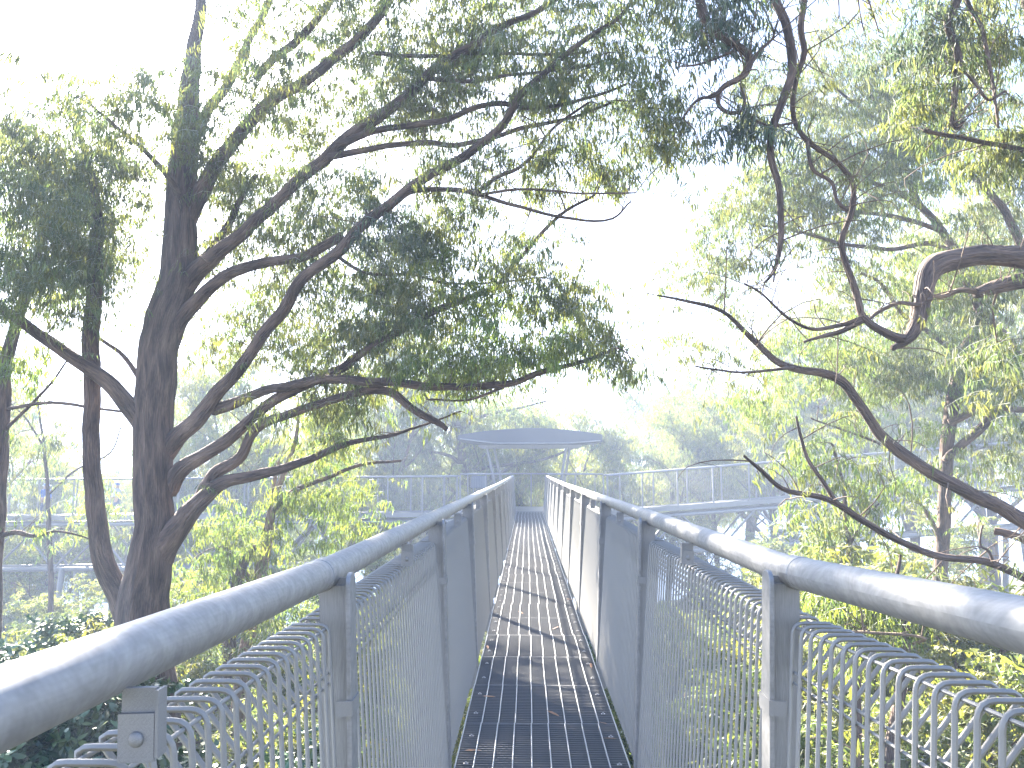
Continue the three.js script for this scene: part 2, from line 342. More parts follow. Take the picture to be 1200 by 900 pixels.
// ------------------------------------------------------------------ foliage
function leafBlade(L, W, bend, pts) {                          // lance leaf along -y from the origin, folded a little on its midrib
  const p = [], ix = [];
  const st = [[0, 0.08], [0.3, 1], [0.68, 0.72], [1, 0.0]];
  for (const [t, w] of st) { const y = -L * t, z = bend * L * t * t; p.push(-W / 2 * w, y, z, W / 2 * w, y, z + W * 0.16 * w); }
  for (let i = 0; i < 3; i++) { const a = i * 2; if (i < 2) ix.push(a, a + 2, a + 1, a + 1, a + 2, a + 3); else ix.push(a, a + 2, a + 1); }
  const g = new THREE.BufferGeometry(); g.setAttribute('position', new THREE.Float32BufferAttribute(p, 3)); g.setIndex(ix); return g;
}
function spray(seed, n, L, W, spread, droop, twig = true) {
  const r = rng(seed), gs = [];
  for (let i = 0; i < n; i++) {
    const t = (i + 0.5) / n, g = leafBlade(L * lerp(0.65, 1.15, r()), W * lerp(0.75, 1.2, r()), lerp(-0.35, 0.35, r()));
    const m = new THREE.Matrix4().makeRotationFromEuler(new THREE.Euler(lerp(-spread, spread, r()), r() * 6.283, lerp(-spread, spread, r()), 'YXZ'));
    g.applyMatrix4(m);
    g.translate((t - 0.15) * 0.30 * L / 0.13, -droop * t * t * L / 0.13 + 0.02 * gauss(r), 0.07 * gauss(r) * L / 0.13);
    gs.push(g);
  }
  if (twig) { const w = 0.004 * L / 0.13; const k = (t) => V((t - 0.15) * 0.30 * L / 0.13, -droop * t * t * L / 0.13, 0); const tg = tube([k(0), k(0.5), k(1)], [w, w * 0.7, w * 0.4], 3, 0, 0, false); tg.deleteAttribute('uv'); tg.deleteAttribute('normal'); gs.push(tg); }
  const g = mergeGeometries(gs); g.computeVertexNormals(); return g;
}
const gumSprays = [spray(11, 15, 0.150, 0.0185, 0.45, 0.12), spray(12, 14, 0.165, 0.0205, 0.38, 0.16), spray(13, 17, 0.135, 0.0175, 0.62, 0.09)];
const bushSprays = [spray(21, 20, 0.075, 0.032, 2.6, 0.02), spray(22, 18, 0.085, 0.036, 2.6, 0.03), spray(23, 22, 0.07, 0.03, 2.6, 0.0)];
const broadSprays = [spray(31, 12, 0.16, 0.042, 1.2, 0.06), spray(32, 12, 0.18, 0.046, 1.0, 0.08), spray(33, 14, 0.15, 0.04, 1.4, 0.05)];
const leafMat = (t) => { const m = new THREE.MeshPhysicalMaterial({ roughness: 1, transmission: t, thickness: 0, side: THREE.DoubleSide, ior: 1.4 }); m.color.setRGB(1, 1, 1); return m; };
M.gum = leafMat(0.66); M.broad = leafMat(0.66);
M.gloss = new THREE.MeshPhysicalMaterial({ roughness: 0.34, side: THREE.DoubleSide }); 
// tones: linear base colours
const TONE = { olive: [0.12, 0.145, 0.038], fresh: [0.135, 0.18, 0.03], dull: [0.085, 0.115, 0.06], yellow: [0.18, 0.205, 0.032], dark: [0.06, 0.10, 0.035] };
const _q = new THREE.Quaternion(), _e = new THREE.Euler(), _s = V(1, 1, 1), _m = new THREE.Matrix4(), _c = new THREE.Color();
function crownOf(parent, list, sprays, mat, seed, name = 'crown') {       // list: [position (local), scale, tone]
  const r = rng(seed), sets = sprays.map(() => []);
  for (const l of list) sets[Math.floor(r() * sprays.length) % sprays.length].push(l);
  sets.forEach((ls, k) => {
    if (!ls.length) return;
    const im = new THREE.InstancedMesh(sprays[k], mat, ls.length); im.name = name; im.castShadow = im.receiveShadow = true; im.userData.kind = 'stuff';
    ls.forEach(([p, sc, tone], i) => {
      _e.set((r() - 0.5) * 0.6, r() * 6.283, (r() - 0.5) * 0.6, 'YXZ'); _q.setFromEuler(_e); _s.setScalar(sc * lerp(0.75, 1.25, r()));
      im.setMatrixAt(i, _m.compose(p, _q, _s));
      const b = lerp(0.65, 1.4, r()), w = lerp(-0.15, 0.22, r());
      im.setColorAt(i, _c.setRGB(tone[0] * b * (1 + w), tone[1] * b, tone[2] * b * (1 - w)));
    });
    parent.add(im);
  });
}
function cloud(r, c, rx, ry, rz, n, clumps, sc, tone, out, centres) {       // sprays gathered in clumps inside an ellipsoid
  const cs = [];
  for (let i = 0; i < clumps; i++) {
    const x = gauss(r) * 0.72, y = gauss(r) * 0.72, z = gauss(r) * 0.72;
    cs.push([V(c.x + x * rx, c.y + y * ry, c.z + z * rz), lerp(0.55, 1.3, r())]);
    centres?.push(cs[i][0]);
  }
  const k = 0.74 * Math.cbrt(rx * ry * rz / clumps) + 0.06;
  for (let i = 0; i < n; i++) {
    const [q, w] = cs[Math.floor(r() * clumps)];
    out.push([V(q.x + gauss(r) * k * 1.25 * w, q.y + gauss(r) * k * 0.8 * w - 0.04, q.z + gauss(r) * k * 1.25 * w), sc, tone]);
  }
}
// a tree whose limbs follow traced lines. trunk and limbs: { p: [[px, py], ...], d: [near, far depth], w: [px, px] }
function limbPoints(l, per = 4) {
  const n = l.p.length, pts = l.p.map(([x, y], i) => at(x, y, l.d.length === n ? l.d[i] : lerp(l.d[0], l.d[1], i / (n - 1))));
  if (l.foot !== undefined) { const q = pts[0]; pts.unshift(V(q.x + l.foot, groundY(q.x + l.foot, q.z) - 0.4, q.z)); }
  const sp = smoothPath(pts, per), dm = (i) => -sp[i].z, sd = pts[0].x * 3.1 + pts[1].y * 7.3, wMax = Math.max(...l.w) * dm(0) / FPX;
  const amp = Math.min(0.035, 0.010 + 0.12 * wMax);
  for (let i = 1; i < sp.length - 1; i++) { const q = sp[i], k = 2.6; q.add(V(noise(q.x * k + sd, q.y * k, q.z * k), noise(q.x * k, q.y * k + sd, q.z * k + 9), noise(q.x * k + 5, q.y * k, q.z * k + sd)).multiplyScalar(amp * 0.8)); }
  const rad = sp.map((q, i) => { const t = i / (sp.length - 1); return 0.5 * (l.w.length === 2 ? lerp(l.w[0], l.w[1], Math.pow(t, l.pow ?? 0.8)) : sampleW(l.w, t)) * dm(i) / FPX; });
  if (l.foot !== undefined) for (let i = 0; i < per; i++) rad[i] *= 1 + 0.45 * (1 - i / per) ** 2;
  return [sp, rad];
}
function sampleW(w, t) { const x = t * (w.length - 1), i = Math.min(w.length - 2, Math.floor(x)); return lerp(w[i], w[i + 1], x - i); }
function tracedTree(o) {
  const r = rng(o.seed), tp = limbPoints(o.trunk, 5), base = tp[0][0].clone();
  const t = thing(o.name, o.label, 'tree', base.toArray(), o.group);
  const off = (pts) => pts.map((p) => p.clone().sub(base));
  mesh('trunk', tube(off(tp[0]), tp[1], 14, 0.09, o.seed), o.bark, t);
  const nodes = tp[0].map((p, i) => [p, tp[1][i]]).slice(8), limbNodes = [];
  for (const [k, l] of (o.limbs ?? []).entries()) {
    const [sp, rad] = limbPoints(l, 5);
    mesh('limb', tube(off(sp), rad, rad[0] > 0.05 ? 10 : 7, 0.10, o.seed + k * 1.7), l.bark ?? o.bark, t);
    sp.forEach((p, i) => { if (i > sp.length * 0.15) { nodes.push([p, rad[i]]); if (rad[i] < 0.09) limbNodes.push([p, rad[i]]); } });
  }
  const list = [], centres = [];
  for (const [px, py, d, rx, ry, rz, n, tone, sc] of o.blobs ?? []) {
    const k = d / FPX, nn = Math.round(n * (o.dense ?? 1)); cloud(r, at(px, py, d), rx * k, ry * k, rz, nn, Math.max(4, Math.round(nn / 9)), (sc ?? 1) * (o.leafScale ?? 1), TONE[tone ?? o.tone], list, centres);
  }
  // twigs grow out clump by clump, each from the nearest limb or earlier twig
  const tw = [], near = (c) => { let best = null, bd = 1e9; for (const nd of nodes) { const d = nd[0].distanceToSquared(c); if (d < bd) { bd = d; best = nd; } } return [best, bd]; };
  const ends = centres.map((c) => [c, near(c)[1]]).sort((p, q) => p[1] - q[1]);
  const twig = (a, c, r0, sag) => {
    const L = a.distanceTo(c), mid = a.clone().lerp(c, 0.5).add(V(gauss(r) * 0.16 * L, sag * L, gauss(r) * 0.16 * L)), end = c.clone().add(V(gauss(r) * 0.12, -0.1, gauss(r) * 0.12));
    const p = smoothPath([a, mid, c, end], 2); tw.push(tube(off(p), [1, 0.88, 0.76, 0.64, 0.52, 0.4, 0.25].map((x) => x * r0), 5, 0, 0, false)); return p;
  };
  for (const [c] of ends) {
    const [best, bd] = near(c); if (!best) continue;
    const L = Math.sqrt(bd), r0 = Math.min(best[1] * 0.75, 0.006 + 0.012 * L), p = twig(best[0], c, r0, 0.12);
    nodes.push([p[2], r0 * 0.76], [p[3], r0 * 0.64], [p[4], r0 * 0.52]);
  }
  for (const [q, rq] of limbNodes) {                            // short bare or leafy side twigs
    if (r() > (o.sideTwigs ?? 0.38) || rq < 0.002) continue;
    const L = lerp(0.18, 0.75, r() * r()), d = V(gauss(r), gauss(r) * 0.8 + 0.15, gauss(r)).normalize(), c = q.clone().add(d.multiplyScalar(L)), p = twig(q, c, Math.min(rq * 0.55, 0.0035 + 0.006 * L), 0.06);
    if (r() < 0.6) twig(p[3], p[3].clone().add(V(gauss(r), gauss(r), gauss(r)).multiplyScalar(L * 0.5)), 0.003, 0.05);
    if (r() < 0.45) list.push([c.clone(), 0.8 * (o.leafScale ?? 1), TONE[o.tone]]);
  }
  if (tw.length) mesh('twigs', mergeGeometries(tw), M.twig, t).userData.kind = 'stuff';
  for (const l of list) l[0].sub(base);
  if (list.length) crownOf(t, list, o.sprays ?? gumSprays, o.leaf ?? M.gum, o.seed + 3);
  return t;
}
// a free-standing tree grown from a seed
function grownTree(name, label, seed, h, spread, n, tone, bark, group, sprays = gumSprays, leaf = M.gum, sc = 1.35, low = 0.35) {
  const r = rng(seed), t = thing(name, label, 'tree', [0, 0, 0], group), tips = [];
  const grow = (p, dir, len, rad, lvl, part) => {
    const pts = [p.clone()], rs = [rad]; let q = p.clone(), d = dir.clone();
    for (let i = 1; i <= 4; i++) { d.add(V(gauss(r) * 0.16, 0.04 + gauss(r) * 0.06, gauss(r) * 0.16)).normalize(); q = q.clone().add(d.clone().multiplyScalar(len / 4)); pts.push(q); rs.push(rad * lerp(1, 0.6, i / 4)); }
    const sp = smoothPath(pts, 2), rr = sp.map((_, i) => lerp(rs[0], rs[4], i / (sp.length - 1)));
    if (lvl < 3) mesh(lvl ? 'limb' : 'trunk', tube(sp, rr, lvl ? 6 : 10, 0.08, seed + lvl), bark, t); else part.push(tube(sp, rr, 4, 0, 0, false));
    if (lvl >= 2) { tips.push(pts[2], pts[4]); }
    if (lvl === 3) return;
    const kids = lvl === 0 ? 5 : lvl === 1 ? 4 : 4;
    for (let k = 0; k < kids; k++) {
      const f = lvl === 0 ? lerp(low, 1, (k + r() * 0.6) / kids) : lerp(0.35, 1, (k + r() * 0.5) / kids), i = f * 4, a = Math.min(3, Math.floor(i));
      const from = pts[a].clone().lerp(pts[a + 1], i - a), az = r() * 6.283, tilt = lerp(0.5, 1.05, r()) * spread;
      const nd = d.clone().multiplyScalar(Math.cos(tilt)).add(V(Math.cos(az), 0.12, Math.sin(az)).multiplyScalar(Math.sin(tilt))).normalize();
      grow(from, nd, len * lerp(0.42, 0.62, r()), rs[a] * 0.55, lvl + 1, part);
    }
  };
  const fine = []; grow(V(0, -0.3, 0), V(gauss(r) * 0.1, 1, gauss(r) * 0.1).normalize(), h * 0.62, h * 0.016 + 0.02, 0, fine);
  if (fine.length) mesh('twigs', mergeGeometries(fine), bark, t).userData.kind = 'stuff';
  const list = [], k = h * 0.045;
  for (let i = 0; i < n; i++) { const c = tips[Math.floor(r() * tips.length)]; list.push([V(c.x + gauss(r) * k * 1.2, c.y + gauss(r) * k * 0.8, c.z + gauss(r) * k * 1.2), sc, TONE[tone]]); }
  crownOf(t, list, sprays, leaf, seed + 9);
  return t;
}
// ---- the big forked tree beside the walkway
tracedTree({
  name: 'forked_tree', label: 'big dark trunked gum tree forking low into long sweeping limbs', seed: 101, bark: M.barkDark, tone: 'olive', dense: 1.25, leafScale: 0.68,
  trunk: { p: [[172, 840], [166, 760], [170, 690], [180, 630], [181, 550], [183, 450], [190, 390], [203, 345], [210, 300], [211, 250], [215, 180], [221, 110], [230, 40], [240, -30], [250, -110]], d: [9.3, 9.4], w: [80, 74, 66, 56, 44, 43, 46, 45, 44, 42, 38, 33, 24, 16, 11, 7], foot: 0.1 },
  limbs: [
    { p: [[160, 745], [140, 700], [122, 660], [114, 610], [108, 550], [107, 470], [108, 400], [111, 340], [113, 280], [110, 220], [98, 170], [80, 130]], d: [9.4, 9.0], w: [34, 26, 24, 22, 20, 19, 19, 18, 15, 10, 6, 3] },
    { p: [[168, 500], [150, 473], [127, 447], [97, 430], [67, 407], [33, 383], [-10, 358], [-60, 340]], d: [9.35, 8.2], w: [24, 9] },
    { p: [[172, 455], [160, 437], [140, 413], [117, 397], [95, 370]], d: [9.35, 9.6], w: [8, 3] },
    { p: [[172, 690], [190, 648], [214, 612], [242, 580], [267, 563], [300, 557], [333, 550], [367, 537], [400, 522], [445, 512], [490, 500], [540, 482]], d: [9.4, 8.4], w: [34, 34, 26, 19, 15, 13, 11, 9, 7, 5, 3, 2] },
    { p: [[236, 586], [252, 555], [283, 533], [300, 503], [333, 487], [375, 472], [410, 462], [450, 458], [483, 477], [503, 490], [523, 503]], d: [9.3, 8.2], w: [18, 15, 12, 11, 10, 10, 10, 9, 6] },
    { p: [[196, 575], [217, 547], [250, 527], [283, 500], [317, 473], [350, 455], [400, 430], [433, 407], [467, 387], [507, 367], [547, 350], [587, 330], [607, 307], [633, 277], [665, 247], [700, 225]], d: [9.4, 7.8], w: [24, 18, 15, 13, 12, 11, 10, 9, 8, 7, 6, 5, 4, 3] },
    { p: [[190, 535], [207, 513], [233, 490], [253, 463], [283, 430], [307, 393], [333, 360], [353, 330], [377, 310], [400, 290], [427, 262], [457, 240], [493, 213], [533, 190], [567, 167], [587, 147], [607, 117], [633, 90], [660, 67], [693, 43], [722, 22], [745, -12]], d: [9.4, 6.9], w: [26, 21, 17, 15, 15, 14, 14, 13, 12, 11, 10, 9, 7, 6, 4] },
    { p: [[250, 480], [283, 468], [317, 457], [350, 450], [400, 445], [450, 448], [500, 452], [560, 453], [597, 450], [633, 437], [683, 423], [722, 408]], d: [9.2, 7.4], w: [15, 12, 11, 11, 11, 10, 9, 8, 7, 5, 3] },
    { p: [[200, 400], [213, 374], [233, 350], [260, 327], [290, 313], [320, 305], [350, 302], [377, 290], [402, 277]], d: [9.4, 8.7], w: [24, 18, 15, 13, 12, 12, 11] },
    { p: [[212, 345], [228, 318], [250, 300], [272, 283], [300, 258], [333, 228], [367, 197], [400, 168], [427, 150], [450, 133], [477, 113], [500, 90], [527, 70], [557, 50], [587, 33], [613, 20], [645, 3], [690, -25]], d: [9.4, 7.2], w: [26, 20, 16, 15, 15, 14, 12, 11, 9, 7, 5] },
    { p: [[395, 170], [440, 154], [483, 147], [523, 140], [560, 126], [587, 122], [617, 127], [653, 123], [693, 114], [735, 98]], d: [8.4, 7.3], w: [10, 8, 8, 7, 7, 6, 5, 4, 3] },
    { p: [[385, 184], [450, 172], [500, 167], [533, 170], [573, 163], [613, 150], [650, 143], [683, 133], [722, 118]], d: [8.5, 7.6], w: [9, 7, 7, 6, 6, 5, 4, 3] },
    { p: [[216, 265], [235, 225], [255, 190], [275, 166], [300, 135], [333, 107], [353, 97], [377, 80], [400, 62], [423, 43], [443, 20], [460, -10]], d: [9.4, 8.3], w: [24, 18, 16, 15, 14, 13, 12, 10] },
    { p: [[222, 175], [242, 133], [273, 90], [293, 43], [313, 8], [330, -40]], d: [9.4, 9.2], w: [14, 11, 9, 7] },
    { p: [[300, 92], [313, 77], [347, 47], [377, 17], [395, -10]], d: [9.0, 8.6], w: [10, 10, 8] },
    { p: [[440, 62], [480, 66], [530, 64], [587, 62], [640, 64], [693, 60]], d: [8.3, 7.6], w: [6, 3] },
    { p: [[500, 92], [553, 95], [587, 90], [633, 85], [700, 74]], d: [8.0, 7.4], w: [6, 3] },
    { p: [[456, 238], [485, 224], [527, 222], [560, 228], [600, 240], [660, 255], [717, 257], [740, 236]], d: [8.3, 7.3], w: [7, 6, 6, 5, 4, 3, 2] },
    { p: [[556, 228], [583, 207], [607, 197], [627, 180], [650, 148], [690, 120]], d: [7.8, 7.2], w: [6, 3] },
    { p: [[560, 228], [617, 222], [683, 227], [745, 226]], d: [7.8, 7.2], w: [4, 2] },
    { p: [[395, 300], [427, 320], [483, 322], [523, 332], [583, 331], [640, 325]], d: [8.8, 8.2], w: [5, 2] },
    { p: [[597, 450], [570, 462], [540, 470], [500, 468]], d: [7.9, 8.4], w: [4, 2] },
    { p: [[214, 235], [196, 205], [168, 175], [138, 150], [110, 125], [90, 112]], d: [9.4, 6.4], w: [10, 8, 6, 5, 3, 2] },
    { p: [[230, 310], [250, 290], [268, 262], [282, 232], [300, 205]], d: [9.4, 9.8], w: [12, 6] },
  ],
  blobs: [
    [360, 20, 9, 80, 60, 1.2, 200], [470, 25, 8.6, 90, 55, 1.3, 330], [580, 15, 8.0, 90, 50, 1.3, 270], [690, 30, 7.4, 85, 70, 1.2, 260], [755, 110, 7.2, 45, 80, 1.0, 150],
    [620, 100, 7.8, 90, 50, 1.2, 230], [500, 110, 8.4, 80, 50, 1.2, 220], [690, 165, 7.4, 70, 45, 1.0, 120], [785, 165, 7.1, 25, 45, 0.8, 60], [640, 190, 7.6, 60, 30, 0.9, 70],
    [490, 130, 8.5, 45, 30, 0.8, 110], [430, 110, 9, 50, 60, 1.2, 120], [540, 60, 8.2, 70, 45, 1.1, 180],
    [455, 270, 8.8, 60, 50, 1.0, 230, 'dull'], [540, 260, 8.2, 40, 35, 0.8, 70], [520, 220, 8.2, 40, 20, 0.6, 50],
    [620, 310, 7.9, 60, 40, 1.0, 130], [670, 345, 7.7, 50, 45, 0.9, 110], [560, 350, 8.2, 75, 45, 1.0, 160, 'fresh'], [640, 400, 7.8, 85, 35, 1.0, 170, 'fresh'], [705, 395, 7.6, 40, 45, 0.8, 80],
    [480, 350, 8.6, 70, 50, 1.0, 260], [530, 420, 8.4, 90, 40, 1.0, 280, 'fresh'], [420, 390, 9, 70, 60, 1.1, 270], [400, 470, 9.3, 80, 50, 1.2, 190],
    [330, 300, 9.8, 60, 60, 1.2, 140], [300, 220, 9.9, 60, 50, 1.2, 150], [370, 240, 9.4, 50, 50, 1.0, 140], [260, 300, 10, 40, 60, 1.0, 80], [330, 390, 10, 60, 50, 1.2, 130],
    [260, 230, 10.3, 60, 60, 1.0, 120], [330, 180, 10.2, 60, 50, 1.0, 120], [300, 345, 10.4, 60, 50, 1.0, 120], [250, 410, 10.4, 40, 50, 1.0, 80], [365, 425, 10.3, 50, 40, 1.0, 100], [420, 215, 9, 50, 35, 0.8, 110], [500, 295, 8.6, 50, 30, 0.8, 110], [385, 330, 9.4, 45, 40, 0.8, 110], [560, 200, 8.0, 60, 35, 0.8, 80], [440, 330, 9.0, 50, 40, 0.8, 110],
    [230, 140, 8.6, 70, 50, 0.8, 130], [130, 130, 6.5, 60, 40, 0.8, 80], [310, 70, 8.0, 60, 60, 1.0, 130], [170, 85, 8.8, 60, 35, 0.8, 70],
    [80, 210, 9.4, 90, 70, 1.2, 260], [120, 280, 9.6, 70, 60, 1.0, 170], [40, 300, 9.2, 70, 60, 1.0, 150], [270, 180, 9.9, 60, 60, 1.0, 130], [360, 130, 9.4, 60, 50, 1.0, 120], [380, 280, 9.8, 60, 45, 1.0, 110],
    [60, 160, 8.8, 90, 70, 1.3, 330], [60, 260, 8.4, 90, 60, 1.2, 330], [130, 200, 9.0, 50, 80, 1.0, 180], [30, 330, 8.2, 70, 50, 1.0, 160], [120, 330, 9, 60, 60, 1.0, 110], [140, 150, 9.3, 50, 40, 1.0, 50], [290, 110, 9.2, 50, 60, 1.0, 90],
  ],
});
// ---- the leaning tree whose limbs droop over the walkway: its trunk stands out of the frame
tracedTree({
  name: 'drooping_tree', label: 'gum tree with a gnarled elbow limb and bare crooked branches hanging down', seed: 202, bark: M.barkDark, tone: 'olive', leafScale: 0.66, dense: 1.5,
  trunk: { p: [[1330, 900], [1325, 760], [1318, 620], [1308, 480], [1302, 340], [1290, 180], [1265, 40], [1220, -90], [1150, -190]], d: [6.6, 6.4], w: [70, 66, 60, 54, 48, 42, 36, 30, 24, 18], foot: 0.2 },
  limbs: [
    { p: [[1302, 345], [1250, 315], [1200, 303], [1167, 297], [1133, 300], [1102, 310], [1087, 327], [1081, 350], [1077, 375], [1067, 393], [1046, 408]], d: [6.5, 5.9], w: [34, 28, 25, 24, 25, 27, 25, 22, 19, 15, 7] },
    { p: [[1302, 352], [1250, 322], [1200, 329], [1167, 334], [1143, 344]], d: [6.5, 6.3], w: [28, 22, 20, 17, 12] },
    { p: [[1145, 342], [1125, 340], [1103, 347], [1090, 345]], d: [6.3, 6.25], w: [8, 4], bark: M.barkPale },
    { p: [[1060, 397], [1040, 390], [1013, 371], [1003, 343], [993, 313], [987, 283], [999, 243], [997, 213], [980, 190], [950, 167], [933, 143], [928, 117], [933, 90], [943, 60], [938, 33], [941, 0], [946, -60], [960, -130]], d: [5.9, 5.7], w: [12, 9, 8, 7, 6, 6, 6, 7, 8, 9, 10] },
    { p: [[1016, 372], [987, 388], [965, 394], [942, 401]], d: [5.9, 5.8], w: [8, 6, 3] },
    { p: [[1016, 372], [983, 382], [950, 386], [923, 373], [893, 343], [872, 332]], d: [5.9, 5.7], w: [7, 5, 4, 3, 2] },
    { p: [[1018, 374], [1030, 365], [1053, 355], [1075, 357], [1092, 350]], d: [5.9, 6.0], w: [4, 5] },
    { p: [[904, -140], [903, -60], [910, 0], [922, 27], [928, 83], [917, 117], [905, 150], [903, 183], [913, 217], [915, 253], [915, 283], [908, 313], [896, 331]], d: [5.5, 5.4], w: [13, 12, 11, 11, 10, 9, 8, 8, 6, 3] },
    { p: [[905, 312], [907, 322], [906, 331]], d: [5.4, 5.4], w: [3, 2] },
    { p: [[818, -110], [816, -50], [820, 0], [827, 23], [847, 43], [877, 67], [873, 87], [850, 100], [837, 113], [818, 118], [800, 139]], d: [5.4, 5.2], w: [13, 12, 12, 11, 9, 7, 4, 3] },
    { p: [[842, 108], [842, 122], [852, 131], [866, 131], [873, 120], [868, 97]], d: [5.3, 5.35], w: [6, 4] },
    { p: [[872, 128], [885, 141], [905, 147], [933, 143]], d: [5.35, 5.7], w: [4, 3] },
    { p: [[880, 74], [890, 60], [907, 42], [900, 22], [893, 6]], d: [5.35, 5.4], w: [6, 3, 1.5] },
    { p: [[946, 166], [953, 197], [975, 213], [981, 236], [994, 247]], d: [5.75, 5.7], w: [5, 4] },
    { p: [[860, 60], [840, 68], [815, 76], [795, 78]], d: [5.3, 5.5], w: [4, 2] },
    { p: [[1290, 190], [1240, 80], [1180, -60], [1090, -140], [980, -150], [900, -140], [815, -108], [740, -60]], d: [6.45, 5.3], w: [34, 30, 26, 22, 20, 17, 14, 9] },
    { p: [[1140, -110], [1124, -50], [1120, 0], [1110, 27], [1122, 67], [1120, 100], [1119, 127], [1117, 143], [1122, 150], [1129, 142]], d: [5.9, 5.8], w: [12, 11, 10, 9, 7, 6, 4] },
    { p: [[1128, -80], [1133, 0], [1150, 33], [1160, 80], [1166, 110], [1170, 150]], d: [5.9, 5.8], w: [6, 5, 3] },
    { p: [[1122, 72], [1143, 97], [1158, 117], [1178, 107]], d: [5.85, 5.9], w: [5, 3] },
    { p: [[1292, 205], [1240, 188], [1200, 177], [1133, 163], [1083, 153]], d: [6.4, 6.0], w: [9, 7, 6, 5] },
    { p: [[1318, 640], [1260, 632], [1200, 612], [1167, 592], [1137, 579], [1096, 556], [1067, 537], [1033, 510], [1020, 490], [1008, 470], [990, 448], [963, 437], [933, 431], [910, 423], [888, 402], [867, 383], [843, 363], [800, 352], [770, 346]], d: [6.6, 6.0], w: [22, 19, 17, 16, 14, 13, 12, 11, 11, 9, 8, 7, 5, 4, 2] },
    { p: [[930, 431], [867, 436], [840, 433], [815, 429]], d: [6.1, 6.0], w: [4, 2] },
    { p: [[1322, 740], [1260, 700], [1200, 677], [1158, 660], [1096, 650], [1054, 633], [1012, 612], [975, 587], [917, 571], [890, 550], [872, 534]], d: [6.6, 6.3], w: [12, 10, 9, 8, 8, 7, 5, 3] },
    { p: [[983, 592], [967, 567], [946, 537], [938, 510], [933, 488]], d: [6.4, 6.5], w: [6, 3] },
    { p: [[1165, 662], [1158, 645], [1150, 640], [1152, 615]], d: [6.45, 6.5], w: [4, 2] },
    { p: [[1192, 748], [1172, 728], [1156, 708], [1150, 700]], d: [7.4, 7.3], w: [13, 11, 7] },
    { p: [[1300, 640], [1250, 660], [1200, 632], [1165, 622]], d: [6.6, 6.9], w: [14, 10, 9], bark: M.barkBrown },
    { p: [[960, -145], [975, -60], [982, 0], [983, 22]], d: [5.6, 5.5], w: [3, 1.5] }, { p: [[990, -140], [1000, -40], [1006, 10], [1012, 36]], d: [5.7, 5.6], w: [3, 1.5] }, { p: [[1000, -140], [1012, -20], [1030, 38]], d: [5.7, 5.7], w: [4, 2] },
  ],
  blobs: [
    [1170, 40, 6.2, 60, 60, 0.7, 150], [1090, 30, 6.0, 40, 50, 0.6, 75, 'dull'], [1180, 150, 6.3, 40, 60, 0.6, 80], [850, 30, 5.4, 40, 50, 0.4, 40, 'dull'], [870, 130, 5.4, 30, 30, 0.3, 34, 'dull'], [830, 10, 5.4, 40, 30, 0.4, 30, 'dull'],
    [1080, 110, 6, 40, 40, 0.5, 45], [800, -30, 5.5, 60, 60, 0.6, 70], [950, -90, 5.6, 120, 60, 0.8, 90], [1100, -90, 6, 120, 70, 0.9, 180], [1200, -40, 6.4, 90, 70, 0.9, 120], [1190, 420, 6.6, 40, 60, 0.6, 40],
  ],
});
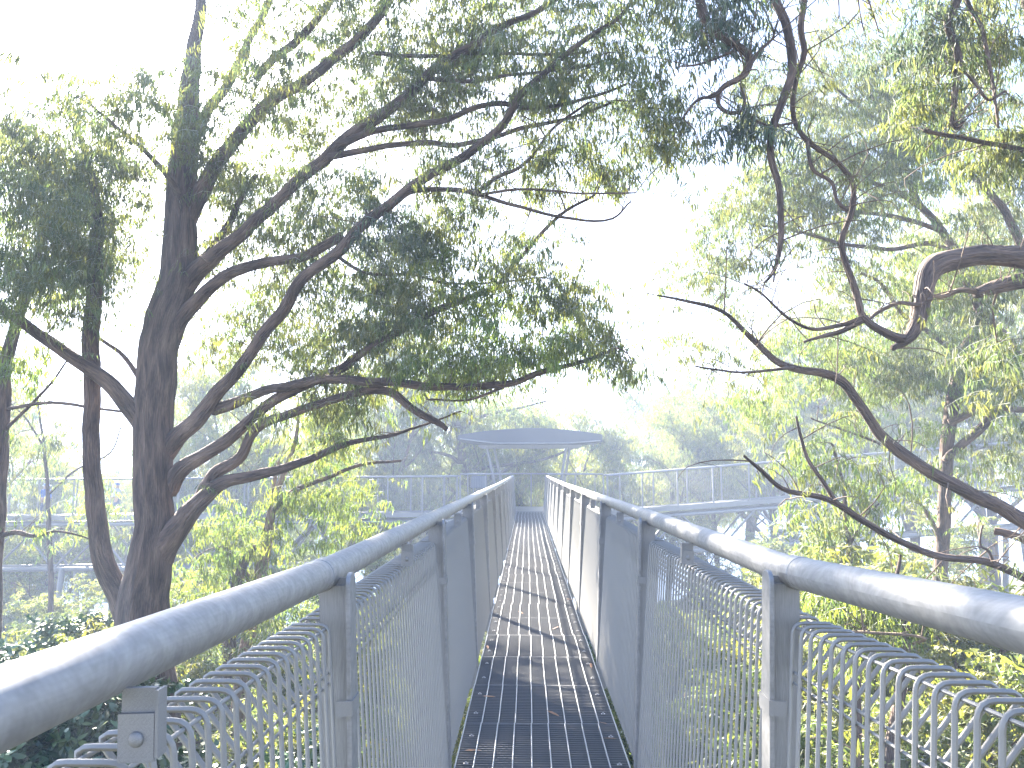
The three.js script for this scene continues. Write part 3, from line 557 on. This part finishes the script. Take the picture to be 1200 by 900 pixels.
// ---- the many-stemmed gum behind it, its crown filling the space beside the gap of sky
tracedTree({
  name: 'spreading_tree', label: 'open crowned gum tree with a straight brown trunk in front of the rising walkway', seed: 303, bark: M.barkBrown, tone: 'olive', dense: 2.2, leafScale: 0.78,
  trunk: { p: [[1100, 700], [1104, 642], [1108, 567], [1112, 500], [1128, 420], [1150, 372], [1137, 335], [1122, 300], [1100, 265], [1078, 240], [1066, 215], [1045, 185], [1034, 145], [1020, 100]], d: [13.2, 13], w: [17, 16, 15, 14, 15, 15, 13, 12, 10, 9, 8, 7, 6, 4, 3], foot: -0.1 },
  limbs: [
    { p: [[1112, 495], [1158, 477], [1200, 480], [1250, 470]], d: [13, 12.5], w: [9, 8, 6], bark: M.barkPale },
    { p: [[1108, 540], [1140, 510], [1170, 480], [1200, 440], [1180, 400], [1150, 365]], d: [13, 13], w: [9, 12] },
    { p: [[1200, 437], [1215, 390], [1210, 340], [1200, 293], [1183, 260], [1167, 233], [1133, 200], [1120, 180]], d: [13, 12.4], w: [16, 12, 11, 10, 9, 7, 4] },
    { p: [[1078, 242], [1050, 225], [1020, 213], [995, 205], [960, 190]], d: [13, 12.6], w: [7, 3] },
    { p: [[1105, 272], [1080, 262], [1040, 252], [1003, 248], [960, 240], [920, 225]], d: [13, 12.5], w: [7, 3] },
    { p: [[1122, 300], [1090, 285], [1050, 292], [1020, 290], [985, 285], [930, 270], [880, 262]], d: [13, 12.2], w: [7, 3] },
    { p: [[1034, 145], [1000, 120], [970, 95], [950, 70]], d: [13, 12.8], w: [5, 2] },
    { p: [[1034, 145], [1060, 110], [1075, 70], [1080, 40]], d: [13, 13], w: [5, 2] },
    { p: [[1128, 420], [1090, 390], [1060, 370], [1030, 330], [1010, 320]], d: [13, 13.4], w: [7, 3] },
    { p: [[1108, 560], [1070, 545], [1030, 520], [990, 505], [950, 490]], d: [13, 13], w: [5, 2] },
    { p: [[1105, 640], [1085, 600], [1065, 580], [1040, 560]], d: [13.1, 13.5], w: [6, 3] },
  ],
  blobs: [
    [900, 130, 12.5, 60, 60, 1.6, 150], [960, 90, 12.6, 60, 50, 1.6, 190], [1040, 90, 12.8, 70, 50, 1.6, 220], [1100, 130, 12.8, 80, 70, 1.6, 260, 'fresh'], [1170, 200, 12.6, 60, 80, 1.6, 230], [1000, 170, 12.6, 80, 60, 1.6, 260], [920, 210, 12.3, 75, 50, 1.6, 200],
    [870, 250, 12.1, 50, 50, 1.5, 110], [980, 250, 12.6, 80, 45, 1.6, 200], [1060, 200, 13, 70, 60, 1.6, 190, 'fresh'], [1080, 320, 13.4, 70, 60, 1.6, 170, 'fresh'], [1000, 330, 13.2, 60, 50, 1.6, 130], [1160, 330, 13, 60, 70, 1.6, 170], [860, 330, 12.2, 50, 40, 1.2, 50],
    [960, 420, 13.4, 80, 50, 1.6, 200, 'fresh'], [1050, 420, 13.4, 80, 60, 1.6, 240], [1150, 440, 13, 70, 70, 1.6, 200, 'fresh'], [890, 470, 13.6, 60, 30, 1.6, 50, 'fresh'], [1000, 490, 13.5, 80, 30, 1.6, 60, 'fresh'], [1090, 540, 13.2, 70, 50, 1.6, 45, 'fresh'], [1180, 520, 13, 50, 60, 1.4, 80], [840, 300, 12.2, 40, 30, 1.0, 40], [790, 340, 12.4, 50, 40, 1.2, 40], [820, 400, 12.6, 60, 35, 1.2, 60],
  ],
});
// ---- slender stems and lesser trees near the walkway
const slim = (o) => tracedTree({ name: 'slender_tree', tone: 'fresh', bark: M.barkBrown, ...o });
slim({ label: 'thin brown sapling with pale twigs rising between the handrail and the straight trunked gum', seed: 311, trunk: { p: [[1000, 720], [998, 677], [992, 608], [986, 560], [975, 520]], d: [11, 11], w: [9, 8, 7, 5, 4, 3], foot: 0 }, limbs: [{ p: [[995, 640], [1010, 610], [1030, 590]], d: [11, 11], w: [4, 2] }], blobs: [[980, 530, 11, 50, 40, 0.8, 80], [1030, 590, 11, 40, 40, 0.7, 60], [950, 600, 11, 40, 40, 0.7, 50]] });
slim({ label: 'dark double stem seen through the mesh beside the gnarled limb tree', seed: 312, bark: M.barkDark, trunk: { p: [[1035, 930], [1045, 870], [1056, 800], [1062, 740], [1050, 690], [1055, 650]], d: [6.8, 7.2], w: [16, 15, 14, 12, 9, 6, 3], foot: 0.1 }, limbs: [{ p: [[1004, 960], [1003, 880], [1004, 800], [1012, 740], [1020, 700]], d: [6.8, 7.2], w: [13, 12, 10, 6, 3] }, { p: [[1060, 757], [1085, 748], [1020, 741], [985, 742]], d: [7, 6.4], w: [4, 3], bark: M.barkPale }], blobs: [[1040, 680, 7.3, 60, 50, 0.7, 70], [1000, 720, 7.2, 40, 40, 0.6, 40]] });
slim({ label: 'stringy barked tree with pale peeling stems behind the forked trunk', seed: 313, bark: M.barkPale, tone: 'fresh', trunk: { p: [[285, 780], [300, 700], [312, 640], [318, 600], [330, 560], [345, 520], [352, 480]], d: [13, 13], w: [18, 16, 15, 13, 10, 7, 5, 3], foot: -0.2 }, limbs: [{ p: [[312, 640], [318, 590], [322, 560], [327, 540]], d: [13, 13.2], w: [8, 3] }, { p: [[300, 690], [278, 660], [262, 640]], d: [13, 12.6], w: [9, 5], bark: M.barkBrown }, { p: [[320, 598], [345, 575], [385, 560], [420, 545], [470, 540]], d: [13, 12.8], w: [8, 3], bark: M.barkBrown }, { p: [[268, 800], [272, 720], [285, 660], [300, 640]], d: [12.6, 12.9], w: [16, 12, 6], bark: M.barkDark }],
  blobs: [[350, 590, 13, 55, 55, 1.2, 150], [280, 620, 13, 50, 50, 1.2, 120], [400, 600, 13.5, 50, 40, 1.2, 80], [250, 690, 12.6, 50, 50, 1.2, 120], [380, 500, 13.5, 70, 50, 1.4, 120], [330, 690, 12.6, 40, 40, 1, 60]] });
slim({ label: 'stout trunk leaning behind the lookout shelter with spreading limbs', seed: 314, bark: M.barkDark, tone: 'olive', trunk: { p: [[562, 580], [555, 562], [545, 548], [541, 530], [538, 505], [532, 490], [520, 470], [505, 450]], d: [33, 33], w: [17, 15, 13, 11, 10, 9, 7, 5, 3], foot: 0.3 }, limbs: [{ p: [[544, 546], [528, 535], [510, 530], [480, 532]], d: [33, 33], w: [6, 2] }, { p: [[538, 508], [560, 490], [600, 480], [640, 470]], d: [33, 34], w: [6, 2] }, { p: [[548, 552], [590, 545], [630, 540], [665, 528], [690, 515]], d: [33.5, 34], w: [5, 4, 3, 2] }, { p: [[575, 560], [600, 548], [635, 530], [655, 520]], d: [33, 35], w: [5, 2] }],
  blobs: [[500, 470, 33, 60, 35, 3, 170, 'olive', 1.6], [600, 480, 34, 60, 25, 3, 130, 'fresh', 1.6], [450, 520, 33, 60, 35, 3, 150, 'fresh', 1.6], [690, 500, 35, 30, 40, 3, 100, 'dull', 1.6], [590, 535, 35, 40, 20, 3, 40, 'fresh', 1.6]] });
slim({ label: 'thin bare sapling standing in front of the straight trussed walkway', seed: 315, bark: M.barkDark, trunk: { p: [[60, 700], [58, 640], [57, 600], [55, 560], [50, 510], [45, 480], [40, 450]], d: [19, 19], w: [7, 6, 6, 5, 4, 3, 2, 2], foot: 0 }, limbs: [{ p: [[52, 525], [30, 490], [10, 470]], d: [19, 19], w: [3, 1.5] }, { p: [[56, 580], [90, 550], [130, 530], [142, 500]], d: [19, 19], w: [3, 1.5] }], blobs: [[50, 520, 19, 40, 25, 1.2, 60, 'olive', 1.3], [20, 470, 19, 40, 20, 1.2, 30, 'olive', 1.3], [100, 590, 19, 60, 40, 1.2, 60, 'fresh', 1.3]] });
slim({ label: 'grey trunk with a thin level limb crossing in front of the straight trussed walkway', seed: 316, bark: M.barkDark, trunk: { p: [[-20, 900], [-14, 760], [-8, 640], [-2, 540], [2, 470], [10, 410], [30, 350], [46, 290], [50, 220], [55, 160]], d: [11, 11], w: [34, 30, 26, 22, 20, 18, 14, 11, 9, 6, 4], foot: 0 }, limbs: [{ p: [[0, 480], [60, 472], [110, 478], [150, 484]], d: [11, 10.6], w: [5, 3] }, { p: [[-8, 630], [18, 624], [40, 628], [66, 622], [96, 628], [120, 640]], d: [11, 11], w: [7, 6, 5, 3, 2, 1] }, { p: [[0, 510], [30, 480], [60, 450], [80, 420]], d: [11, 11], w: [5, 2] }], blobs: [[30, 250, 11, 60, 50, 1.2, 120], [40, 190, 11, 60, 50, 1.2, 120], [20, 410, 11, 50, 40, 1.0, 60], [60, 330, 11, 50, 40, 1.0, 70]] });

// ---- forest beyond, grown from four seeds and copied
{
  const where = (px, d) => px < 520 ? 'behind the straight trussed walkway' : px < 780 ? 'behind the lookout shelter' : 'behind the rising trussed walkway';
  const look = ['hazy olive gum tree with a brown trunk', 'hazy light green gum tree with a pale trunk', 'hazy grey green gum tree with a dark trunk'], G1 = 'forest trees', LB = look[0];
  const protos = [grownTree('forest_tree', LB, 401, 13, 1.0, 1100, 'fresh', M.barkBrown, G1, gumSprays, M.gum, 1.9), grownTree('forest_tree', LB, 402, 11, 1.15, 1100, 'yellow', M.barkPale, G1, gumSprays, M.gum, 1.9), grownTree('forest_tree', LB, 403, 15, 0.95, 1300, 'fresh', M.barkDark, G1, gumSprays, M.gum, 1.9)];
  const r = rng(77), used = [0, 0, 0];
  // px, top py, depth, kind
  for (const [px, py, d, k] of [[-60, 470, 36, 0], [60, 530, 34, 1], [150, 545, 40, 2], [250, 520, 36, 1], [330, 500, 44, 0], [420, 490, 38, 2], [480, 520, 46, 1], [700, 452, 40, 1], [760, 446, 46, 0], [820, 452, 50, 1], [870, 446, 42, 0], [930, 420, 36, 1], [990, 400, 44, 2], [1050, 380, 34, 0], [1130, 370, 38, 1], [1210, 360, 34, 2], [1290, 380, 30, 1], [600, 500, 48, 2], [660, 480, 52, 0], [730, 500, 36, 1], [540, 510, 52, 0], [20, 560, 50, 2], [-140, 480, 40, 0], [200, 560, 52, 0], [800, 480, 38, 2], [380, 540, 54, 1], [20, 590, 35, 1], [110, 590, 37, 0], [190, 585, 34, 1], [280, 585, 36, 1], [370, 575, 39, 0], [455, 580, 42, 1], [-60, 570, 33, 1]]) {
    const p = at(px, py, d), gy = groundY(p.x, p.z), o = used[k]++ ? copyOf(protos[k]) : protos[k], H = [13, 11, 15][k];
    o.userData.label = look[k] + ' ' + where(px, d); o.userData.group = 'trees ' + where(px, d);
    const hh = Math.max(7, p.y - gy), s = clamp(hh / (H * 0.92), 0.6, 1.5);
    o.position.set(p.x, p.y - s * H * 0.92 < gy ? gy : gy, p.z); o.scale.set(s * lerp(0.9, 1.1, r()), hh / (H * 0.92), s * lerp(0.9, 1.1, r())); o.rotation.y = r() * 6.283;
  }
}
// ---- nearer forest
{
  const G4 = 'tall gum trees', look = ['tall leafy olive gum tree', 'tall bright green gum tree'], LB = look[0];
  const where = (px) => px < 520 ? 'rising above the straight trussed walkway' : px < 780 ? 'rising behind the lookout shelter' : 'rising above the climbing trussed walkway';
  const protos = [grownTree('gum_tree', LB, 421, 13, 1.0, 1900, 'olive', M.barkBrown, G4, gumSprays, M.gum, 1.3), grownTree('gum_tree', LB, 422, 12, 1.1, 1900, 'yellow', M.barkDark, G4, gumSprays, M.gum, 1.3)];
  const r = rng(79), used = [0, 0];
  for (const [px, py, d, k] of [[430, 360, 32, 0], [330, 400, 33, 1], [540, 420, 36, 0], [240, 430, 34, 0], [1010, 330, 33, 1], [1140, 270, 31, 0], [1240, 200, 22, 1], [900, 420, 34, 1], [1070, 400, 36, 0], [-90, 300, 22, 0], [490, 440, 38, 1], [60, 500, 33, 1], [290, 470, 30.5, 1], [385, 450, 30, 1], [460, 480, 31, 0], [590, 455, 37, 1], [660, 470, 35, 1], [520, 490, 32.5, 1], [150, 490, 31, 0], [770, 470, 33, 1], [840, 480, 32, 0], [960, 440, 32, 1]]) {
    const p = at(px, py, d), gy = groundY(p.x, p.z), o = used[k]++ ? copyOf(protos[k]) : protos[k], H = [13, 12][k], hh = Math.max(6, p.y - gy), s = clamp(hh / (H * 0.92), 0.6, 1.2) * lerp(0.75, 0.95, r());
    o.userData.label = look[k] + ' ' + where(px); o.userData.group = 'tall gum trees ' + where(px);
    o.position.set(p.x, gy, p.z); o.scale.set(s, hh / (H * 0.92), s); o.rotation.y = r() * 6.283;
  }
}
// ---- understorey: young trees and shrubs
{
  const G2 = 'saplings', L2 = 'leafy sapling', look = ['bright yellow green leafy sapling', 'fresh green leafy sapling'];
  const where = (px, d) => px < 600 ? (d < 12 ? 'beneath the mesh balustrade beside the forked tree' : d < 19 ? 'behind the forked tree' : 'under the straight trussed walkway') : (d < 9 ? 'seen through the mesh beside the gnarled limb tree' : d < 17 ? 'around the straight brown gum trunk' : 'under the rising trussed walkway');
  const sap = [grownTree('sapling', L2, 501, 5, 1.1, 1500, 'yellow', M.barkBrown, G2, broadSprays, M.broad, 0.68, 0.2), grownTree('sapling', L2, 502, 4.4, 1.2, 1400, 'fresh', M.barkBrown, G2, broadSprays, M.broad, 0.68, 0.15)];
  const used = [0, 0], r = rng(91);
  for (const [px, py, d, k] of [[1120, 650, 9.5, 0], [1040, 650, 11.5, 1], [1190, 640, 10.5, 1], [960, 640, 13, 0], [890, 650, 15, 1], [1230, 680, 8, 0], [1090, 620, 16, 1], [860, 700, 10, 0], [800, 690, 12, 1], [830, 760, 8, 1], [760, 740, 14, 0], [1000, 780, 8, 0], [1180, 800, 6.5, 1], [930, 610, 22, 0], [1010, 620, 20, 1], [1150, 600, 20, 0], [860, 620, 24, 1], [800, 610, 31, 0], [900, 600, 31, 1], [980, 590, 32, 0], [960, 850, 6, 1], [30, 685, 21, 0], [120, 690, 20, 1], [220, 665, 18, 0], [0, 640, 33, 0], [150, 640, 32, 1], [330, 645, 16, 1], [410, 640, 22, 0], [470, 650, 24, 1], [80, 622, 31, 0], [300, 620, 31, 1], [-40, 690, 13, 1], [270, 690, 14, 1], [360, 720, 11, 0], [430, 700, 13, 1], [440, 780, 8, 0], [230, 760, 10.5, 0], [10, 705, 16, 1], [90, 715, 13, 0], [490, 760, 11, 1], [390, 830, 7, 1], [520, 700, 17, 0]]) {
    const p = at(px, py, d), gy = groundY(p.x, p.z), o = used[k]++ ? copyOf(sap[k]) : sap[k], H = [5, 4.4][k], hh = Math.max(1.6, p.y - gy);
    o.userData.label = look[k] + ' ' + where(px, d); o.userData.group = 'saplings ' + where(px, d);
    o.position.set(p.x, gy, p.z); const s = clamp(hh / (H * 0.95), 0.55, 1.5); o.scale.set(s, hh / (H * 0.95), s); o.rotation.y = r() * 6.283;
  }
  const G3 = 'glossy dark shrubs below the forked tree', L3 = 'dense glossy dark green shrub at the foot of the forked tree';
  const sh = grownTree('shrub', L3, 601, 3.4, 1.35, 1900, 'dark', M.barkBrown, G3, bushSprays, M.gloss, 1.0, 0.1); sh.userData.category = 'shrub';
  [[60, 690, 7.2], [-20, 670, 6.4], [130, 730, 6.4], [20, 740, 5.0], [240, 800, 6.0], [-80, 700, 7.4], [100, 670, 9.5], [300, 760, 7.5], [20, 660, 10.5]].forEach(([px, py, d], i) => {
    const o = i ? copyOf(sh) : sh, p = at(px, py, d), gy = groundY(p.x, p.z), hh = p.y - gy; o.position.set(p.x, gy, p.z); const s = clamp(hh / 3.2, 0.6, 1.4); o.scale.set(s, hh / 3.2, s); o.rotation.y = i * 1.9;
  });
  const g = new THREE.Group(); g.name = numbered('ground_cover'); g.userData = { label: 'low leafy ground cover over the forest floor', category: 'undergrowth', kind: 'stuff' }; scene.add(g);
  const list = []; for (let i = 0; i < 9000; i++) { const d = 2 + 34 * Math.pow(r(), 0.8), x = (r() * 2 - 1) * (6 + d * 0.85), z = -d; list.push([V(x, groundY(x, z) + 0.1 + 0.3 * r(), z), 1.6, TONE[r() < 0.5 ? 'fresh' : 'olive']]); }
  crownOf(g, list, broadSprays, M.broad, 71, 'leaves');
}
// ------------------------------------------------------------------ two small figures on the far walkway
function figure(label, pos, turn, top, legs, cap) {
  const g = thing('person', label, 'person', pos); g.rotation.y = turn; g.userData.group = undefined; delete g.userData.group;
  const J = { pel: [0, 0.56, 0, 0.095], che: [0, 0.80, 0.03, 0.105], nk: [0, 0.90, 0.04, 0.045], hd: [0, 1.02, 0.05, 0.088], hd2: [0, 0.98, 0.085, 0.07], sL: [0.12, 0.84, 0.03, 0.045], eL: [0.16, 0.68, 0.05, 0.036], wL: [0.12, 0.58, 0.16, 0.028], hL: [0.11, 0.55, 0.2, 0.026], sR: [-0.12, 0.84, 0.03, 0.045], eR: [-0.17, 0.68, -0.02, 0.036], wR: [-0.16, 0.54, 0.05, 0.028], hR: [-0.155, 0.49, 0.07, 0.026], tL: [0.06, 0.54, 0, 0.075], kL: [0.065, 0.30, 0.08, 0.052], aL: [0.065, 0.06, 0.03, 0.036], fL: [0.065, 0.03, 0.12, 0.028], tR: [-0.06, 0.54, 0, 0.075], kR: [-0.065, 0.30, -0.02, 0.052], aR: [-0.065, 0.07, -0.12, 0.036], fR: [-0.065, 0.03, -0.04, 0.028] };
  const bones = [['pel', 'che'], ['che', 'nk'], ['nk', 'hd'], ['hd', 'hd2'], ['che', 'sL'], ['sL', 'eL'], ['eL', 'wL'], ['wL', 'hL'], ['che', 'sR'], ['sR', 'eR'], ['eR', 'wR'], ['wR', 'hR'], ['pel', 'tL'], ['tL', 'kL'], ['kL', 'aL'], ['aL', 'fL'], ['pel', 'tR'], ['tR', 'kR'], ['kR', 'aR'], ['aR', 'fR']];
  const N = 64, mc = new MarchingCubes(N, new THREE.MeshStandardMaterial(), false, false, 60000); mc.isolation = 0;
  const size = 0.62, cy = 0.56, f = mc.field;
  for (let k = 0; k < N; k++) for (let j = 0; j < N; j++) for (let i = 0; i < N; i++) {
    const x = (i / N * 2 - 1) * size, y = (j / N * 2 - 1) * size + cy, z = (k / N * 2 - 1) * size; let acc = 0;
    for (const [a, b] of bones) {
      const p = J[a], q = J[b], dx = q[0] - p[0], dy = q[1] - p[1], dz = q[2] - p[2], t = clamp(((x - p[0]) * dx + (y - p[1]) * dy + (z - p[2]) * dz) / (dx * dx + dy * dy + dz * dz));
      const d = Math.hypot(x - p[0] - dx * t, y - p[1] - dy * t, z - p[2] - dz * t) - lerp(p[3], q[3], t); acc += Math.exp(-d * 70);
    }
    f[k * N * N + j * N + i] = Math.log(acc + 1e-12) / 70;
  }
  mc.update();
  const n = mc.count, pos3 = new Float32Array(n * 3), nor = mc.normalArray.slice(0, n * 3), col = new Float32Array(n * 3), skin = [0.45, 0.28, 0.2];
  for (let i = 0; i < n; i++) {
    const x = mc.positionArray[i * 3] * size, y = mc.positionArray[i * 3 + 1] * size + cy, z = mc.positionArray[i * 3 + 2] * size; pos3.set([x, y, z], i * 3);
    const arm = Math.abs(x) > 0.1 && y < 0.62 && y > 0.4, c = y > 0.9 || (arm && y < 0.6) ? skin : y < 0.07 ? [0.05, 0.05, 0.06] : y < 0.58 ? legs : top; col.set(c, i * 3);
  }
  const bg = new THREE.BufferGeometry(); bg.setAttribute('position', new THREE.BufferAttribute(pos3, 3)); bg.setAttribute('normal', new THREE.BufferAttribute(nor, 3)); bg.setAttribute('color', new THREE.BufferAttribute(col, 3));
  mesh('body', bg, new THREE.MeshStandardMaterial({ vertexColors: true, roughness: 0.85 }), g);
  const cm = new THREE.MeshStandardMaterial({ roughness: 0.85 }); cm.color.setRGB(...cap);
  mesh('hat', mergeGeometries([new THREE.SphereGeometry(0.1, 14, 8, 0, 6.2832, 0, 1.6).translate(0, 1.03, 0.05), new THREE.CylinderGeometry(0.13, 0.15, 0.012, 16).translate(0, 1.025, 0.06)]), cm, g);
}
figure('small figure in a blue hat and blue top walking on the trussed walkway', [-17.75, -0.085, -28.2], 1.2, [0.05, 0.14, 0.45], [0.03, 0.05, 0.14], [0.05, 0.17, 0.55]);
figure('small figure in a pale grey top half hidden by the forked tree', [-15.1, -0.065, -28.3], -1.4, [0.45, 0.47, 0.52], [0.05, 0.08, 0.18], [0.10, 0.14, 0.3]);
renderer.render(scene, camera);
